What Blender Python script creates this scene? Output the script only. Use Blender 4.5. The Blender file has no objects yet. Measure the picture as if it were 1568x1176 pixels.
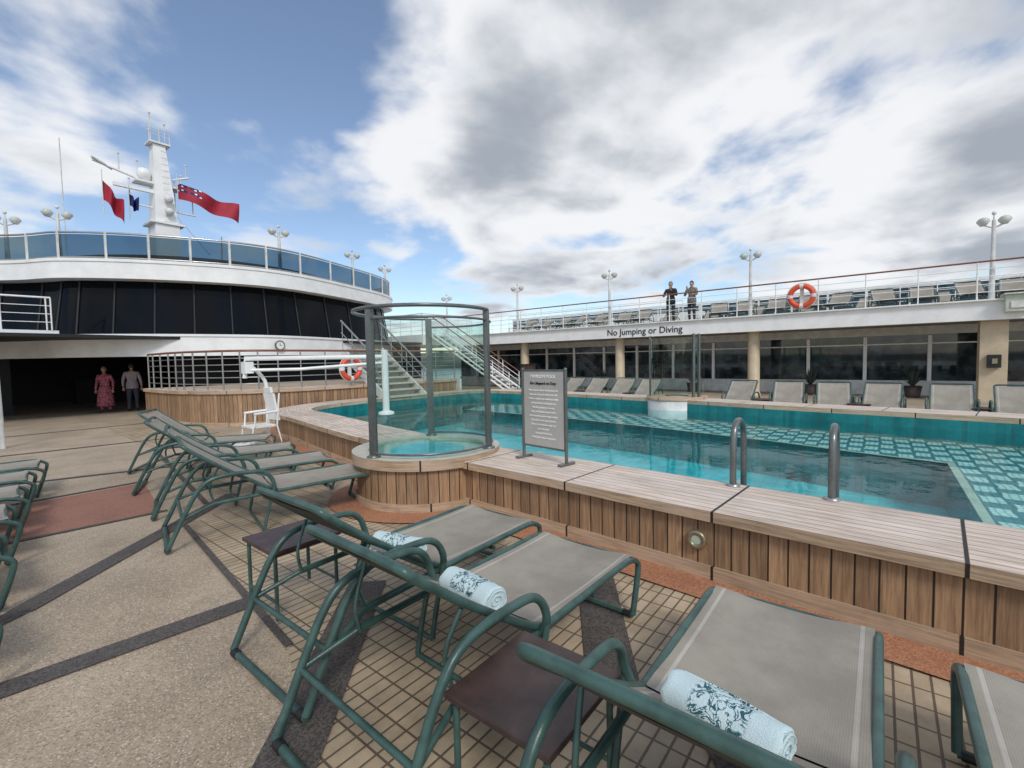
import bpy, math, random
from mathutils import Vector, Matrix
random.seed(7)
rad=math.radians
scene=bpy.context.scene
COL=scene.collection

# ------------------------------------------------------------ materials
def newmat(name):
    m=bpy.data.materials.new(name); m.use_nodes=True
    nt=m.node_tree; nt.nodes.clear()
    return m,nt
def N(nt,t,**kw):
    n=nt.nodes.new(t)
    for k,v in kw.items():
        if k.startswith('i_'):
            key=k[2:]
            key=int(key) if key.isdigit() else key.replace('_',' ')
            if isinstance(v,bpy.types.NodeSocket): nt.links.new(v,n.inputs[key])
            else: n.inputs[key].default_value=v
        else: setattr(n,k,v)
    return n
def M(nt,op,a,b=None,c=None,clamp=False):
    n=nt.nodes.new('ShaderNodeMath'); n.operation=op; n.use_clamp=clamp
    for i,v in enumerate((a,b,c)):
        if v is None: continue
        if isinstance(v,bpy.types.NodeSocket): nt.links.new(v,n.inputs[i])
        else: n.inputs[i].default_value=v
    return n.outputs[0]
def MIX(nt,f,a,b,mode='MIX'):
    n=nt.nodes.new('ShaderNodeMix'); n.data_type='RGBA'; n.blend_type=mode
    for s,v in ((n.inputs[0],f),(n.inputs[6],a),(n.inputs[7],b)):
        if isinstance(v,bpy.types.NodeSocket): nt.links.new(v,s)
        else: s.default_value=v if not isinstance(v,tuple) else (*v[:3],1)
    return n.outputs[2]
def SS(nt,v,lo,hi,a=0.,b=1.):
    n=nt.nodes.new('ShaderNodeMapRange'); n.interpolation_type='SMOOTHSTEP'
    nt.links.new(v,n.inputs[0]); n.inputs[1].default_value=lo; n.inputs[2].default_value=hi
    n.inputs[3].default_value=a; n.inputs[4].default_value=b
    return n.outputs[0]
def out(nt,sh): 
    o=nt.nodes.new('ShaderNodeOutputMaterial'); nt.links.new(sh,o.inputs[0])
def pbr(nt,col,rough=.5,metal=0.,bump=None,bs=.3,bd=.01,**kw):
    b=nt.nodes.new('ShaderNodeBsdfPrincipled')
    for k,v in (('Base Color',col),('Roughness',rough),('Metallic',metal)):
        if isinstance(v,bpy.types.NodeSocket): nt.links.new(v,b.inputs[k])
        elif isinstance(v,tuple): b.inputs[k].default_value=(*v[:3],1)
        else: b.inputs[k].default_value=v
    for k,v in kw.items(): b.inputs[k.replace('_',' ')].default_value=v
    if bump is not None:
        bn=nt.nodes.new('ShaderNodeBump'); bn.inputs['Strength'].default_value=bs; bn.inputs['Distance'].default_value=bd
        nt.links.new(bump,bn.inputs['Height']); nt.links.new(bn.outputs[0],b.inputs['Normal'])
    out(nt,b.outputs[0]); return b
def simple(name,col,rough=.5,metal=0.,var=.12,scale=3.,bs=0.05,**kw):
    m,nt=newmat(name)
    g=N(nt,'ShaderNodeNewGeometry')
    no=N(nt,'ShaderNodeTexNoise',i_Vector=g.outputs['Position'],i_Scale=scale,i_Detail=5.,i_Roughness=.6)
    f=SS(nt,no.outputs[0],.3,.7)
    dark=tuple(c*(1-var) for c in col); light=tuple(min(1,c*(1+var)) for c in col)
    c=MIX(nt,f,dark,light)
    no2=N(nt,'ShaderNodeTexNoise',i_Vector=g.outputs['Position'],i_Scale=scale*14,i_Detail=3.)
    r=M(nt,'MULTIPLY_ADD',no2.outputs[0],.2,rough-.1,clamp=True)
    pbr(nt,c,r,metal,no2.outputs[0],bs,.005,**kw)
    return m
def planks(name,col,axis,width,gap=.05,plen=None,rough=.6,sat=.25,weather=None):
    m,nt=newmat(name)
    uv=N(nt,'ShaderNodeUVMap'); s=N(nt,'ShaderNodeSeparateXYZ',i_0=uv.outputs[0])
    a,b=(s.outputs[0],s.outputs[1]) if axis=='u' else (s.outputs[1],s.outputs[0])
    q=M(nt,'DIVIDE',a,width); fr=M(nt,'FRACT',q); fl=M(nt,'FLOOR',q)
    d=M(nt,'ABSOLUTE',M(nt,'SUBTRACT',fr,.5)); g=SS(nt,d,.5-gap,.5-gap*.45)
    if plen:
        q2=M(nt,'DIVIDE',M(nt,'SUBTRACT',b,.92),plen); fr2=M(nt,'FRACT',q2); fl2=M(nt,'FLOOR',q2)
        d2=M(nt,'ABSOLUTE',M(nt,'SUBTRACT',fr2,.5)); g2=SS(nt,d2,.5-.012/plen,.5-.007/plen)
        g=M(nt,'MAXIMUM',g,g2)
        fl=M(nt,'ADD',fl,M(nt,'MULTIPLY',fl2,17.3))
    wn=N(nt,'ShaderNodeTexWhiteNoise',noise_dimensions='1D',i_W=fl)
    cx=N(nt,'ShaderNodeCombineXYZ',i_0=M(nt,'MULTIPLY',a,60.),i_1=M(nt,'MULTIPLY',b,3.),i_2=M(nt,'MULTIPLY',wn.outputs[0],30.))
    gr=N(nt,'ShaderNodeTexNoise',i_Vector=cx.outputs[0],i_Scale=1.,i_Detail=5.,i_Roughness=.65)
    c=MIX(nt,SS(nt,gr.outputs[0],.3,.7),tuple(x*.66 for x in col),tuple(min(1,x*1.28) for x in col))
    k=M(nt,'MULTIPLY_ADD',wn.outputs[0],sat*2,1-sat)
    kk=N(nt,'ShaderNodeCombineColor',i_0=k,i_1=k,i_2=k)
    c=MIX(nt,1.,c,kk.outputs[0],'MULTIPLY')
    geo=N(nt,'ShaderNodeNewGeometry')
    if weather:
        st=N(nt,'ShaderNodeTexNoise',i_Vector=geo.outputs['Position'],i_Scale=1.7,i_Detail=6.,i_Roughness=.6)
        c=MIX(nt,SS(nt,st.outputs[0],.42,.68,0,.6),c,weather)
    st2=N(nt,'ShaderNodeTexNoise',i_Vector=geo.outputs['Position'],i_Scale=5.5,i_Detail=7.,i_Roughness=.7)
    c=MIX(nt,SS(nt,st2.outputs[0],.55,.75,0,.3),c,tuple(x*.45 for x in col))
    c=MIX(nt,g,c,(.02,.015,.012))
    h=M(nt,'SUBTRACT',M(nt,'MULTIPLY',gr.outputs[0],.25),g)
    pbr(nt,c,rough,0.,h,.5,.006)
    return m
def two_sided_ior(nt,ior):
    g=N(nt,'ShaderNodeNewGeometry')
    return M(nt,'MULTIPLY_ADD',g.outputs['Backfacing'],1./ior-ior,ior)
def glassmat(name,tint,refl=1.0,ior=1.45,rough=.01):
    m,nt=newmat(name)
    t=N(nt,'ShaderNodeBsdfTransparent'); t.inputs[0].default_value=(*tint,1)
    gl=N(nt,'ShaderNodeBsdfGlossy',i_Roughness=rough)
    fr=N(nt,'ShaderNodeFresnel',i_IOR=two_sided_ior(nt,ior))
    mx=N(nt,'ShaderNodeMixShader',i_0=M(nt,'MULTIPLY',fr.outputs[0],refl,clamp=True))
    nt.links.new(t.outputs[0],mx.inputs[1]); nt.links.new(gl.outputs[0],mx.inputs[2])
    out(nt,mx.outputs[0]); return m

def m_floor():
    m,nt=newmat('deck_terrazzo')
    g=N(nt,'ShaderNodeNewGeometry')
    a=N(nt,'ShaderNodeTexNoise',i_Vector=g.outputs['Position'],i_Scale=.9,i_Detail=6.,i_Roughness=.6)
    sp=N(nt,'ShaderNodeTexVoronoi',i_Vector=g.outputs['Position'],i_Scale=150.)
    b=N(nt,'ShaderNodeTexNoise',i_Vector=g.outputs['Position'],i_Scale=110.,i_Detail=3.)
    c=MIX(nt,SS(nt,a.outputs[0],.35,.65),(.36,.28,.195),(.48,.385,.275))
    sc=N(nt,'ShaderNodeSeparateColor',i_0=sp.outputs['Color'])
    c=MIX(nt,SS(nt,sc.outputs[0],.70,.9,0,.6),c,(.15,.105,.07))
    c=MIX(nt,SS(nt,sc.outputs[1],.8,.95,0,.65),c,(.70,.61,.49))
    st=N(nt,'ShaderNodeTexNoise',i_Vector=g.outputs['Position'],i_Scale=2.6,i_Detail=8.,i_Roughness=.7)
    c=MIX(nt,SS(nt,st.outputs[0],.50,.72,0,.38),c,(.21,.16,.115))
    pbr(nt,c,.62,0.,b.outputs[0],.3,.004)
    return m
def m_grain(name,c1,c2,sc=120.,rough=.65):
    m,nt=newmat(name)
    g=N(nt,'ShaderNodeNewGeometry')
    sp=N(nt,'ShaderNodeTexVoronoi',i_Vector=g.outputs['Position'],i_Scale=sc)
    s=N(nt,'ShaderNodeSeparateColor',i_0=sp.outputs['Color'])
    c=MIX(nt,SS(nt,s.outputs[0],.1,.95),c1,c2)
    st=N(nt,'ShaderNodeTexNoise',i_Vector=g.outputs['Position'],i_Scale=2.2,i_Detail=7.,i_Roughness=.7)
    c=MIX(nt,SS(nt,st.outputs[0],.45,.75,0,.4),c,tuple(x*.5 for x in c1))
    pbr(nt,c,rough,0.,s.outputs[0],.15,.003); return m
def m_tiles(name,c1,c2,mort,bw,bh,ms,rough=.5,off=0.,rot=0.):
    m,nt=newmat(name)
    g=N(nt,'ShaderNodeNewGeometry')
    mp=N(nt,'ShaderNodeMapping',i_Vector=g.outputs['Position'],i_Rotation=(0,0,rot))
    br=N(nt,'ShaderNodeTexBrick',offset=off,i_Vector=mp.outputs[0],i_Color1=(*c1,1),i_Color2=(*c2,1),i_Mortar=(*mort,1),i_Scale=1.,i_Mortar_Size=ms,i_Mortar_Smooth=.2,i_Bias=0.,i_Brick_Width=bw,i_Row_Height=bh)
    st=N(nt,'ShaderNodeTexNoise',i_Vector=g.outputs['Position'],i_Scale=2.6,i_Detail=8.,i_Roughness=.7)
    k=SS(nt,st.outputs[0],.3,.75,1.1,.65)
    kk=N(nt,'ShaderNodeCombineColor',i_0=k,i_1=k,i_2=k)
    c=MIX(nt,1.,br.outputs[0],kk.outputs[0],'MULTIPLY')
    pbr(nt,c,rough,0.,M(nt,'SUBTRACT',1.,br.outputs[1]),.4,.004); return m
def wavy(nt,amp):
    g=N(nt,'ShaderNodeNewGeometry')
    n=N(nt,'ShaderNodeTexNoise',i_Vector=g.outputs['Position'],i_Scale=3.2,i_Detail=2.)
    c=N(nt,'ShaderNodeVectorMath',operation='SUBTRACT',i_0=n.outputs[1],i_1=(.5,.5,.5))
    k=N(nt,'ShaderNodeVectorMath',operation='SCALE',i_0=c.outputs[0]); k.inputs['Scale'].default_value=amp
    return N(nt,'ShaderNodeVectorMath',operation='ADD',i_0=g.outputs['Position'],i_1=k.outputs[0]).outputs[0]
def m_mosaic():
    m,nt=newmat('pool_mosaic')
    pos=wavy(nt,.10)
    s=N(nt,'ShaderNodeSeparateXYZ',i_0=pos)
    row=M(nt,'FLOOR',M(nt,'DIVIDE',s.outputs[1],.21)); fy=M(nt,'FRACT',M(nt,'DIVIDE',s.outputs[1],.21))
    xx=M(nt,'ADD',M(nt,'DIVIDE',s.outputs[0],.50),M(nt,'MULTIPLY',row,.5))
    fx=M(nt,'FRACT',xx)
    w=M(nt,'MULTIPLY',M(nt,'LESS_THAN',fx,.56),M(nt,'MULTIPLY',M(nt,'GREATER_THAN',fy,.10),M(nt,'LESS_THAN',fy,.90)))
    c=MIX(nt,w,(.02,.24,.28),(.80,.86,.80))
    br=N(nt,'ShaderNodeTexBrick',offset=0.,i_Vector=pos,i_Color1=(1,1,1,1),i_Color2=(.8,.9,.88,1),i_Mortar=(.35,.55,.55,1),i_Scale=1.,i_Mortar_Size=.010,i_Brick_Width=.07,i_Row_Height=.07)
    c=MIX(nt,1.,c,br.outputs[0],'MULTIPLY')
    pbr(nt,c,.4); return m
def m_water():
    m,nt=newmat('pool_water')
    g=N(nt,'ShaderNodeNewGeometry')
    n1=N(nt,'ShaderNodeTexNoise',i_Vector=g.outputs['Position'],i_Scale=2.4,i_Detail=4.,i_Roughness=.5)
    bp=N(nt,'ShaderNodeBump',i_Strength=.15,i_Distance=.03,i_Height=n1.outputs[0])
    t=N(nt,'ShaderNodeBsdfTransparent'); t.inputs[0].default_value=(.76,.98,.98,1)
    gl=N(nt,'ShaderNodeBsdfGlossy',i_Roughness=.012,i_Normal=bp.outputs[0])
    fr=N(nt,'ShaderNodeFresnel',i_IOR=two_sided_ior(nt,1.33),i_Normal=bp.outputs[0])
    mx=N(nt,'ShaderNodeMixShader',i_0=M(nt,'MULTIPLY',fr.outputs[0],.7))
    nt.links.new(t.outputs[0],mx.inputs[1]); nt.links.new(gl.outputs[0],mx.inputs[2])
    out(nt,mx.outputs[0]); return m
def m_poolfloor():
    m,nt=newmat('pool_floor_tile')
    pos=wavy(nt,.10)
    g=N(nt,'ShaderNodeNewGeometry')
    mp=N(nt,'ShaderNodeTexNoise',i_Vector=g.outputs['Position'],i_Scale=1.2,i_Detail=2.)
    add=N(nt,'ShaderNodeVectorMath',operation='ADD',i_0=g.outputs['Position'],i_1=mp.outputs[1])
    v=N(nt,'ShaderNodeTexVoronoi',feature='SMOOTH_F1',i_Vector=add.outputs[0],i_Scale=2.2)
    c=MIX(nt,SS(nt,v.outputs[0],.1,.7),(.01,.42,.48),(.04,.60,.64))
    br=N(nt,'ShaderNodeTexBrick',offset=0.,i_Vector=pos,i_Color1=(1,1,1,1),i_Color2=(.85,.85,.85,1),i_Mortar=(.7,.8,.8,1),i_Scale=1.,i_Mortar_Size=.014,i_Brick_Width=.2,i_Row_Height=.2)
    c=MIX(nt,1.,c,br.outputs[0],'MULTIPLY')
    pbr(nt,c,.5); return m
def m_fabric(name,col,sc=260.):
    m,nt=newmat(name)
    g=N(nt,'ShaderNodeTexCoord')
    w1=N(nt,'ShaderNodeTexWave',bands_direction='X',i_Vector=g.outputs['Object'],i_Scale=sc/6.28)
    w2=N(nt,'ShaderNodeTexWave',bands_direction='Y',i_Vector=g.outputs['Object'],i_Scale=sc/6.28)
    w=M(nt,'MULTIPLY',w1.outputs[1],w2.outputs[1])
    n1=N(nt,'ShaderNodeTexNoise',i_Vector=g.outputs['Object'],i_Scale=3.,i_Detail=6.,i_Roughness=.65)
    c=MIX(nt,SS(nt,n1.outputs[0],.3,.7),tuple(x*.80 for x in col),tuple(x*1.12 for x in col))
    c=MIX(nt,M(nt,'MULTIPLY',w,.4),c,tuple(x*.4 for x in col))
    pbr(nt,c,.7,0.,w,.3,.002); return m
def m_towel():
    m,nt=newmat('towel_cotton')
    g=N(nt,'ShaderNodeTexCoord')
    s=N(nt,'ShaderNodeSeparateXYZ',i_0=g.outputs['Object'])
    n1=N(nt,'ShaderNodeTexNoise',i_Vector=g.outputs['Object'],i_Scale=24.,i_Detail=2.5,i_Distortion=1.4)
    n2=N(nt,'ShaderNodeTexNoise',i_Vector=g.outputs['Object'],i_Scale=300.,i_Detail=2.)
    ay=M(nt,'ABSOLUTE',s.outputs[1])
    msk=M(nt,'MULTIPLY',SS(nt,ay,.075,.095,1,0),SS(nt,s.outputs[2],.005,.02))
    lines=SS(nt,M(nt,'ABSOLUTE',M(nt,'SUBTRACT',n1.outputs[0],.5)),.022,.036,1,0)
    blot=SS(nt,n1.outputs[0],.58,.60)
    f=M(nt,'MULTIPLY',M(nt,'MAXIMUM',lines,blot),msk)
    c=MIX(nt,f,(.62,.77,.79),(.03,.12,.15))
    pbr(nt,c,.95,0.,n2.outputs[0],.8,.005); return m

m_floor=m_floor()
m_strip=m_grain('dark_inlay',(.06,.05,.045),(.14,.12,.105))
m_orange=m_grain('terracotta_deck',(.34,.14,.07),(.52,.25,.14))
m_red=m_grain('red_inlay',(.27,.125,.085),(.38,.19,.13))
m_grid=m_tiles('deck_grid_tile',(.55,.43,.29),(.46,.36,.24),(.15,.11,.075),.15,.072,.006)
m_teakwall=planks('teak_cladding',(.35,.215,.12),'u',.115,.06,rough=.48,sat=.28)
m_teakcop=planks('teak_coping',(.66,.54,.44),'v',.085,.045,plen=1.27,sat=.12,weather=(.74,.64,.56))
m_teaktrim=planks('teak_trim',(.48,.34,.22),'v',5.,.0005,plen=1.27,sat=.15,weather=(.56,.42,.31))
m_mosaic=m_mosaic(); m_water=m_water(); m_poolfloor=m_poolfloor()
m_teal=m_tiles('teal_wall_tile',(.01,.19,.20),(.02,.25,.26),(.03,.18,.18),.1,.1,.004,.25)
m_green=simple('green_painted_frame',(.045,.095,.083),.34,0,.28,11.,.12)
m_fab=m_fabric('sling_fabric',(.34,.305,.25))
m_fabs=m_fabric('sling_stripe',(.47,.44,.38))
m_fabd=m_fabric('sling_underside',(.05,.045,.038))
m_towel=m_towel()
m_table=simple('brown_table_top',(.065,.04,.036),.42,0,.3,7.)
m_white=simple('white_paint',(.84,.84,.82),.4,0,.06,2.)
m_whited=simple('white_paint_weathered',(.66,.66,.63),.5,0,.15,3.)
m_steel=simple('brushed_steel',(.45,.45,.43),.32,.9,.1,6.)
m_post=simple('grey_post',(.17,.18,.175),.30,.55,.15,6.)
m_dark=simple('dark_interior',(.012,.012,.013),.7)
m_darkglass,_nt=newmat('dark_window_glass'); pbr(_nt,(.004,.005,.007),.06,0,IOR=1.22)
m_winglass,_nt=newmat('painted_reflection_glass')
_g=N(_nt,'ShaderNodeNewGeometry'); _n=N(_nt,'ShaderNodeTexNoise',i_Vector=_g.outputs['Position'],i_Scale=1.6,i_Detail=5.)
pbr(_nt,MIX(_nt,SS(_nt,_n.outputs[0],.4,.65),(.012,.02,.026),(.07,.09,.10)),.03,0,IOR=1.6)  # lighter blue-grey patches paint a reflection of sky into the base colour
m_glass=glassmat('clear_glass',(.76,.87,.84),1.5)
m_blueglass=glassmat('blue_tinted_glass',(.13,.21,.26),1.3)
m_ring=simple('life_ring_orange',(.72,.09,.03),.45,0,.08)
m_refl=simple('reflective_tape',(.7,.7,.7),.3)
m_redf=simple('red_bunting',(.36,.015,.035),.7)
m_bluef=simple('blue_bunting',(.01,.02,.12),.7)
m_tan=simple('tan_column_paint',(.55,.45,.31),.5,0,.08)
m_cream=simple('cream_tub_tile',(.52,.50,.40),.4,0,.1,9.)
m_black=simple('black_paint',(.015,.015,.015),.5)
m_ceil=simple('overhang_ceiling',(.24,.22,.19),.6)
m_brass=simple('brass_ring',(.35,.30,.2),.35,.7)
m_lens=simple('lamp_lens',(.5,.55,.45),.2)
m_board=simple('sign_board',(.47,.45,.42),.35,.05,.08)
m_text=simple('sign_white_ink',(.88,.88,.85),.6)
m_textd=simple('sign_dark_ink',(.02,.02,.025),.6)
m_rail=simple('varnished_handrail',(.22,.085,.05),.35)

# ------------------------------------------------------------ mesh builder
def catmull(P,k=6,closed=False):
    P=[Vector(p) for p in P]; n=len(P); o=[]
    rng=range(n if closed else n-1)
    for i in rng:
        if closed: a,b,c,d=P[(i-1)%n],P[i],P[(i+1)%n],P[(i+2)%n]
        else: a,b,c,d=P[max(i-1,0)],P[i],P[i+1],P[min(i+2,n-1)]
        for j in range(k):
            t=j/k
            o.append(.5*((2*b)+(c-a)*t+(2*a-5*b+4*c-d)*t*t+(3*b-a-3*c+d)*t**3))
    if not closed: o.append(P[-1])
    return o
class MB:
    def __init__(s): s.v=[];s.f=[];s.mi=[];s.uv=[];s.sm=[];s.mats=[]
    def mat(s,m):
        if m not in s.mats: s.mats.append(m)
        return s.mats.index(m)
    def add(s,vs,fs,m,uvs=None,smooth=False):
        o=len(s.v); s.v+= [tuple(v) for v in vs]; k=s.mat(m)
        for i,f in enumerate(fs):
            s.f.append([o+a for a in f]); s.mi.append(k); s.sm.append(smooth)
            s.uv.append(uvs[i] if uvs else [(vs[a][0],vs[a][1]) for a in f])
    def poly(s,pts,m): s.add(pts,[list(range(len(pts)))],m)
    def box(s,c,d,m,rz=0.,rx=0.,ry=0.):
        R=Matrix.Rotation(rz,3,'Z')@Matrix.Rotation(ry,3,'Y')@Matrix.Rotation(rx,3,'X')
        c=Vector(c); h=[x/2 for x in d]
        vs=[c+R@Vector((a*h[0],b*h[1],e*h[2])) for a in(-1,1) for b in(-1,1) for e in(-1,1)]
        fs=[(0,1,3,2),(4,6,7,5),(0,4,5,1),(2,3,7,6),(0,2,6,4),(1,5,7,3)]
        uvs=[]
        loc=[(a*h[0],b*h[1],e*h[2]) for a in(-1,1) for b in(-1,1) for e in(-1,1)]
        for k,f in enumerate(fs):
            ax={0:(1,2),1:(1,2),2:(0,2),3:(0,2),4:(0,1),5:(0,1)}[k]
            uvs.append([(loc[i][ax[0]],loc[i][ax[1]]) for i in f])
        s.add(vs,fs,m,uvs)
    def tube(s,P,r,m,n=8,closed=False,cap=True,k=0,rs=None):
        P=catmull(P,k,closed) if k else [Vector(p) for p in P]
        L=len(P); vs=[];up=None
        for i,p in enumerate(P):
            if closed: t=(P[(i+1)%L]-P[(i-1)%L])
            else: t=P[min(i+1,L-1)]-P[max(i-1,0)]
            t.normalize()
            if up is None: up=Vector((0,0,1)) if abs(t.z)<.9 else Vector((1,0,0))
            up=(up-t*up.dot(t)); up.normalize(); w=t.cross(up)
            rr=rs[i] if rs else r
            for j in range(n):
                a=2*math.pi*j/n; vs.append(p+(up*math.cos(a)+w*math.sin(a))*rr)
        fs=[]
        for i in range(L if closed else L-1):
            for j in range(n):
                fs.append((i*n+j,((i+1)%L)*n+j,((i+1)%L)*n+(j+1)%n,i*n+(j+1)%n))
        s.add(vs,fs,m,smooth=True)
        if cap and not closed:
            s.add(vs[:n],[list(range(n))],m); s.add(vs[-n:],[list(range(n))[::-1]],m)
    def lathe(s,c,prof,m,n=24,smooth=True,R=None,a0=0,a1=2*math.pi):
        vs=[];full=abs(a1-a0-2*math.pi)<1e-6; cnt=n if full else n+1
        for r,z in prof:
            for j in range(cnt):
                a=a0+(a1-a0)*j/n; p=Vector((r*math.cos(a),r*math.sin(a),z))
                if R: p=R@p
                vs.append(Vector(c)+p)
        fs=[];uvs=[]
        for i in range(len(prof)-1):
            for j in range(n):
                j2=(j+1)%n if full else j+1
                fs.append((i*cnt+j,i*cnt+j2,(i+1)*cnt+j2,(i+1)*cnt+j))
                u0=(a0+(a1-a0)*j/n)*max(prof[i][0],prof[i+1][0]);u1=(a0+(a1-a0)*(j+1)/n)*max(prof[i][0],prof[i+1][0])
                v0,v1=prof[i][1],prof[i+1][1]
                if abs(v0-v1)<1e-4: v0,v1=prof[i][0],prof[i+1][0]
                uvs.append([(u0,v0),(u1,v0),(u1,v1),(u0,v1)])
        s.add(vs,fs,m,uvs,smooth)
    def ball(s,c,r,m,n=12):
        if not isinstance(r,tuple): r=(r,r,r)
        vs=[];h=n//2
        for i in range(h+1):
            ph=math.pi*i/h
            for j in range(n):
                a=2*math.pi*j/n
                vs.append((c[0]+r[0]*math.sin(ph)*math.cos(a),c[1]+r[1]*math.sin(ph)*math.sin(a),c[2]+r[2]*math.cos(ph)))
        fs=[(i*n+j,(i+1)*n+j,(i+1)*n+(j+1)%n,i*n+(j+1)%n) for i in range(h) for j in range(n)]
        s.add(vs,fs,m,smooth=True)
    def wall(s,P,z0,z1,m,closed=False,smooth=False,off1=None):
        L=len(P);vs=[];u=0;us=[]
        for i in range(L+(1 if closed else 0)):
            p=P[i%L]
            if i: u+=(Vector(p[:2])-Vector(P[(i-1)%L][:2])).length
            us.append(u)
            q=off1[i%L] if off1 else p
            vs.append((p[0],p[1],z0)); vs.append((q[0],q[1],z1))
        fs=[];uvs=[]
        for i in range(len(us)-1):
            fs.append((2*i,2*i+2,2*i+3,2*i+1)); uvs.append([(us[i],z0),(us[i+1],z0),(us[i+1],z1),(us[i],z1)])
        s.add(vs,fs,m,uvs,smooth)
    def ring(s,P,Q,z,m,closed=False,v0=0.):
        L=len(P);vs=[];u=0;us=[]
        for i in range(L+(1 if closed else 0)):
            if i: u+=(Vector(P[i%L][:2])-Vector(P[(i-1)%L][:2])).length
            us.append(u); p=P[i%L];q=Q[i%L]
            vs.append((p[0],p[1],z)); vs.append((q[0],q[1],z))
        fs=[];uvs=[]
        for i in range(len(us)-1):
            w=(Vector(P[i%L][:2])-Vector(Q[i%L][:2])).length
            fs.append((2*i,2*i+2,2*i+3,2*i+1)); uvs.append([(us[i],v0),(us[i+1],v0),(us[i+1],v0+w),(us[i],v0+w)])
        s.add(vs,fs,m,uvs)
    def mesh(s,name):
        me=bpy.data.meshes.new(name); me.from_pydata(s.v,[],s.f)
        for m in s.mats: me.materials.append(m)
        me.polygons.foreach_set('material_index',s.mi); me.polygons.foreach_set('use_smooth',s.sm)
        uvl=me.uv_layers.new(name='UVMap'); flat=[]
        for u in s.uv:
            for a in u: flat+= [a[0],a[1]]
        uvl.data.foreach_set('uv',flat); me.update(); return me
    def obj(s,name,loc=(0,0,0),rz=0.,parent=None,bevel=0):
        o=bpy.data.objects.new(name,s.mesh(name)); COL.objects.link(o); o.location=loc; o.rotation_euler=(0,0,rz)
        if parent: o.parent=parent
        if bevel:
            b=o.modifiers.new('bevel','BEVEL'); b.width=bevel; b.segments=2; b.limit_method='ANGLE'; b.angle_limit=rad(50)
        return o
def inst(name,me,loc,rz=0.,sc=1.):
    o=bpy.data.objects.new(name,me); COL.objects.link(o); o.location=loc; o.rotation_euler=(0,0,rz); o.scale=(sc,)*3; return o
def offset(P,d,closed=False):
    L=len(P);o=[]
    for i in range(L):
        a=P[(i-1)%L] if closed else P[max(i-1,0)]; b=P[(i+1)%L] if closed else P[min(i+1,L-1)]
        t=Vector((b[0]-a[0],b[1]-a[1])); t.normalize()
        o.append((P[i][0]+t.y*d,P[i][1]-t.x*d))
    return o
def text(body,size,loc,rot,mat,parent,name='lettering',align='CENTER',ext=.002,bold=0.):
    c=bpy.data.curves.new(name,'FONT'); c.body=body; c.size=size; c.align_x=align; c.extrude=ext; c.offset=bold
    c.materials.append(mat)
    o=bpy.data.objects.new(name,c); COL.objects.link(o); o.location=loc; o.rotation_euler=rot; o.parent=parent; return o

# ------------------------------------------------------------ surroundings
b=MB(); b.add([(-9000,-9000,-26),(9000,-9000,-26),(9000,9000,-26),(-9000,9000,-26)],[(0,1,2,3)],simple('sea_water',(.03,.06,.07),.15,0,.2,.05,.3)); b.obj('sea')
b=MB();mh=simple('hill_vegetation',(.06,.08,.06),.9,0,.45,.01)
na=160;rings=[(2000,0),(2300,.5),(2700,.85),(3200,1.),(4000,.6)]
vs=[]
for r,k in rings:
    for j in range(na):
        a=2*math.pi*j/na
        h=70+45*math.sin(3*a+1)+28*math.sin(7*a+2)+14*math.sin(17*a)+7*math.sin(41*a+r)
        vs.append((r*math.cos(a),r*math.sin(a),-27+k*max(h,25)))
fs=[(i*na+j,i*na+(j+1)%na,(i+1)*na+(j+1)%na,(i+1)*na+j) for i in range(4) for j in range(na)]
b.add(vs,fs,mh,smooth=True); b.obj('hills')

# pool outline
WZ=.25
ctrl=[(3.95,-3.6),(4.02,-1.5),(4.10,-.4),(4.2,1),(4.31,2.4),(4.40,3.8),(4.6,5.3),(4.85,6.8),(5.3,9),(5.75,10.9),(7.2,11.7),(9.5,11.8),(11.9,11.75),(12.68,11.0),(12.46,7.7),(11.96,4.74),(11.3,1.6),(11.0,-.5),(10.6,-2.3),(9.4,-4.2),(7.2,-5.1),(5,-4.9)]
inner=[tuple(p[:2]) for p in catmull([(*p,0) for p in ctrl],5,True)]

# deck (with the opening the pool basin sits in)
b=MB()
hole=offset(inner,-.35,True)
big=[]
for p in hole:
    a=math.atan2(p[1]-3.5,p[0]-8.2); big.append((8.2+38*math.cos(a),3.5+38*math.sin(a)))
b.ring(big,hole,0.,m_floor,True)
b.wall(big,-.4,0.,m_white,True)
def band(a,c,w,m,z=.004):
    a=Vector(a);c=Vector(c);t=(c-a).normalized();nn=Vector((-t.y,t.x))*w/2
    b.add([(*(a-nn),z),(*(c-nn),z),(*(c+nn),z),(*(a+nn),z)],[(0,1,2,3)],m)
b.add([(.45,-4,.004),(3.1,-4,.004),(3.1,3.4,.004),(3.1,6.,.004),(2.35,6.,.004),(1.5,5.4,.004),(1.18,2.6,.004),(.75,1.6,.004),(.45,.5,.004)],[list(range(9))],m_grid)
b.add([(-1.0,6.46,.004),(1.5,6.22,.004),(1.75,8.0,.004),(-1.0,7.80,.004)],[(0,1,2,3)],m_red)
b.add([(2.1,6.5,.004),(3.9,6.4,.004),(4.5,9.8,.004),(2.6,10.2,.004)],[(0,1,2,3)],m_grid)
b.add([(2.6,10.9,.004),(4.5,10.6,.004),(3.9,15.5,.004),(2.8,16,.004)],[(0,1,2,3)],m_grid)
for i,(a,c,w) in enumerate([((-4,3.75),(1.24,3.31),.17),((-3.0,2.1),(.27,4.42),.14),((.27,4.42),(2.25,6.3),.17),((-4,6.5),(1.55,6.2),.06),((-4,7.8),(1.8,8.08),.06),
    ((-3,10.6),(2.3,8.9),.08),((1.9,6.1),(2.6,11),.06),((1.18,2.6),(1.5,5.45),.05),((-2,13),(4.2,12.4),.08),((-3,16),(5,16.6),.08)]):
    band(a,c,w,m_strip,.008+i*.0004)
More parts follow.
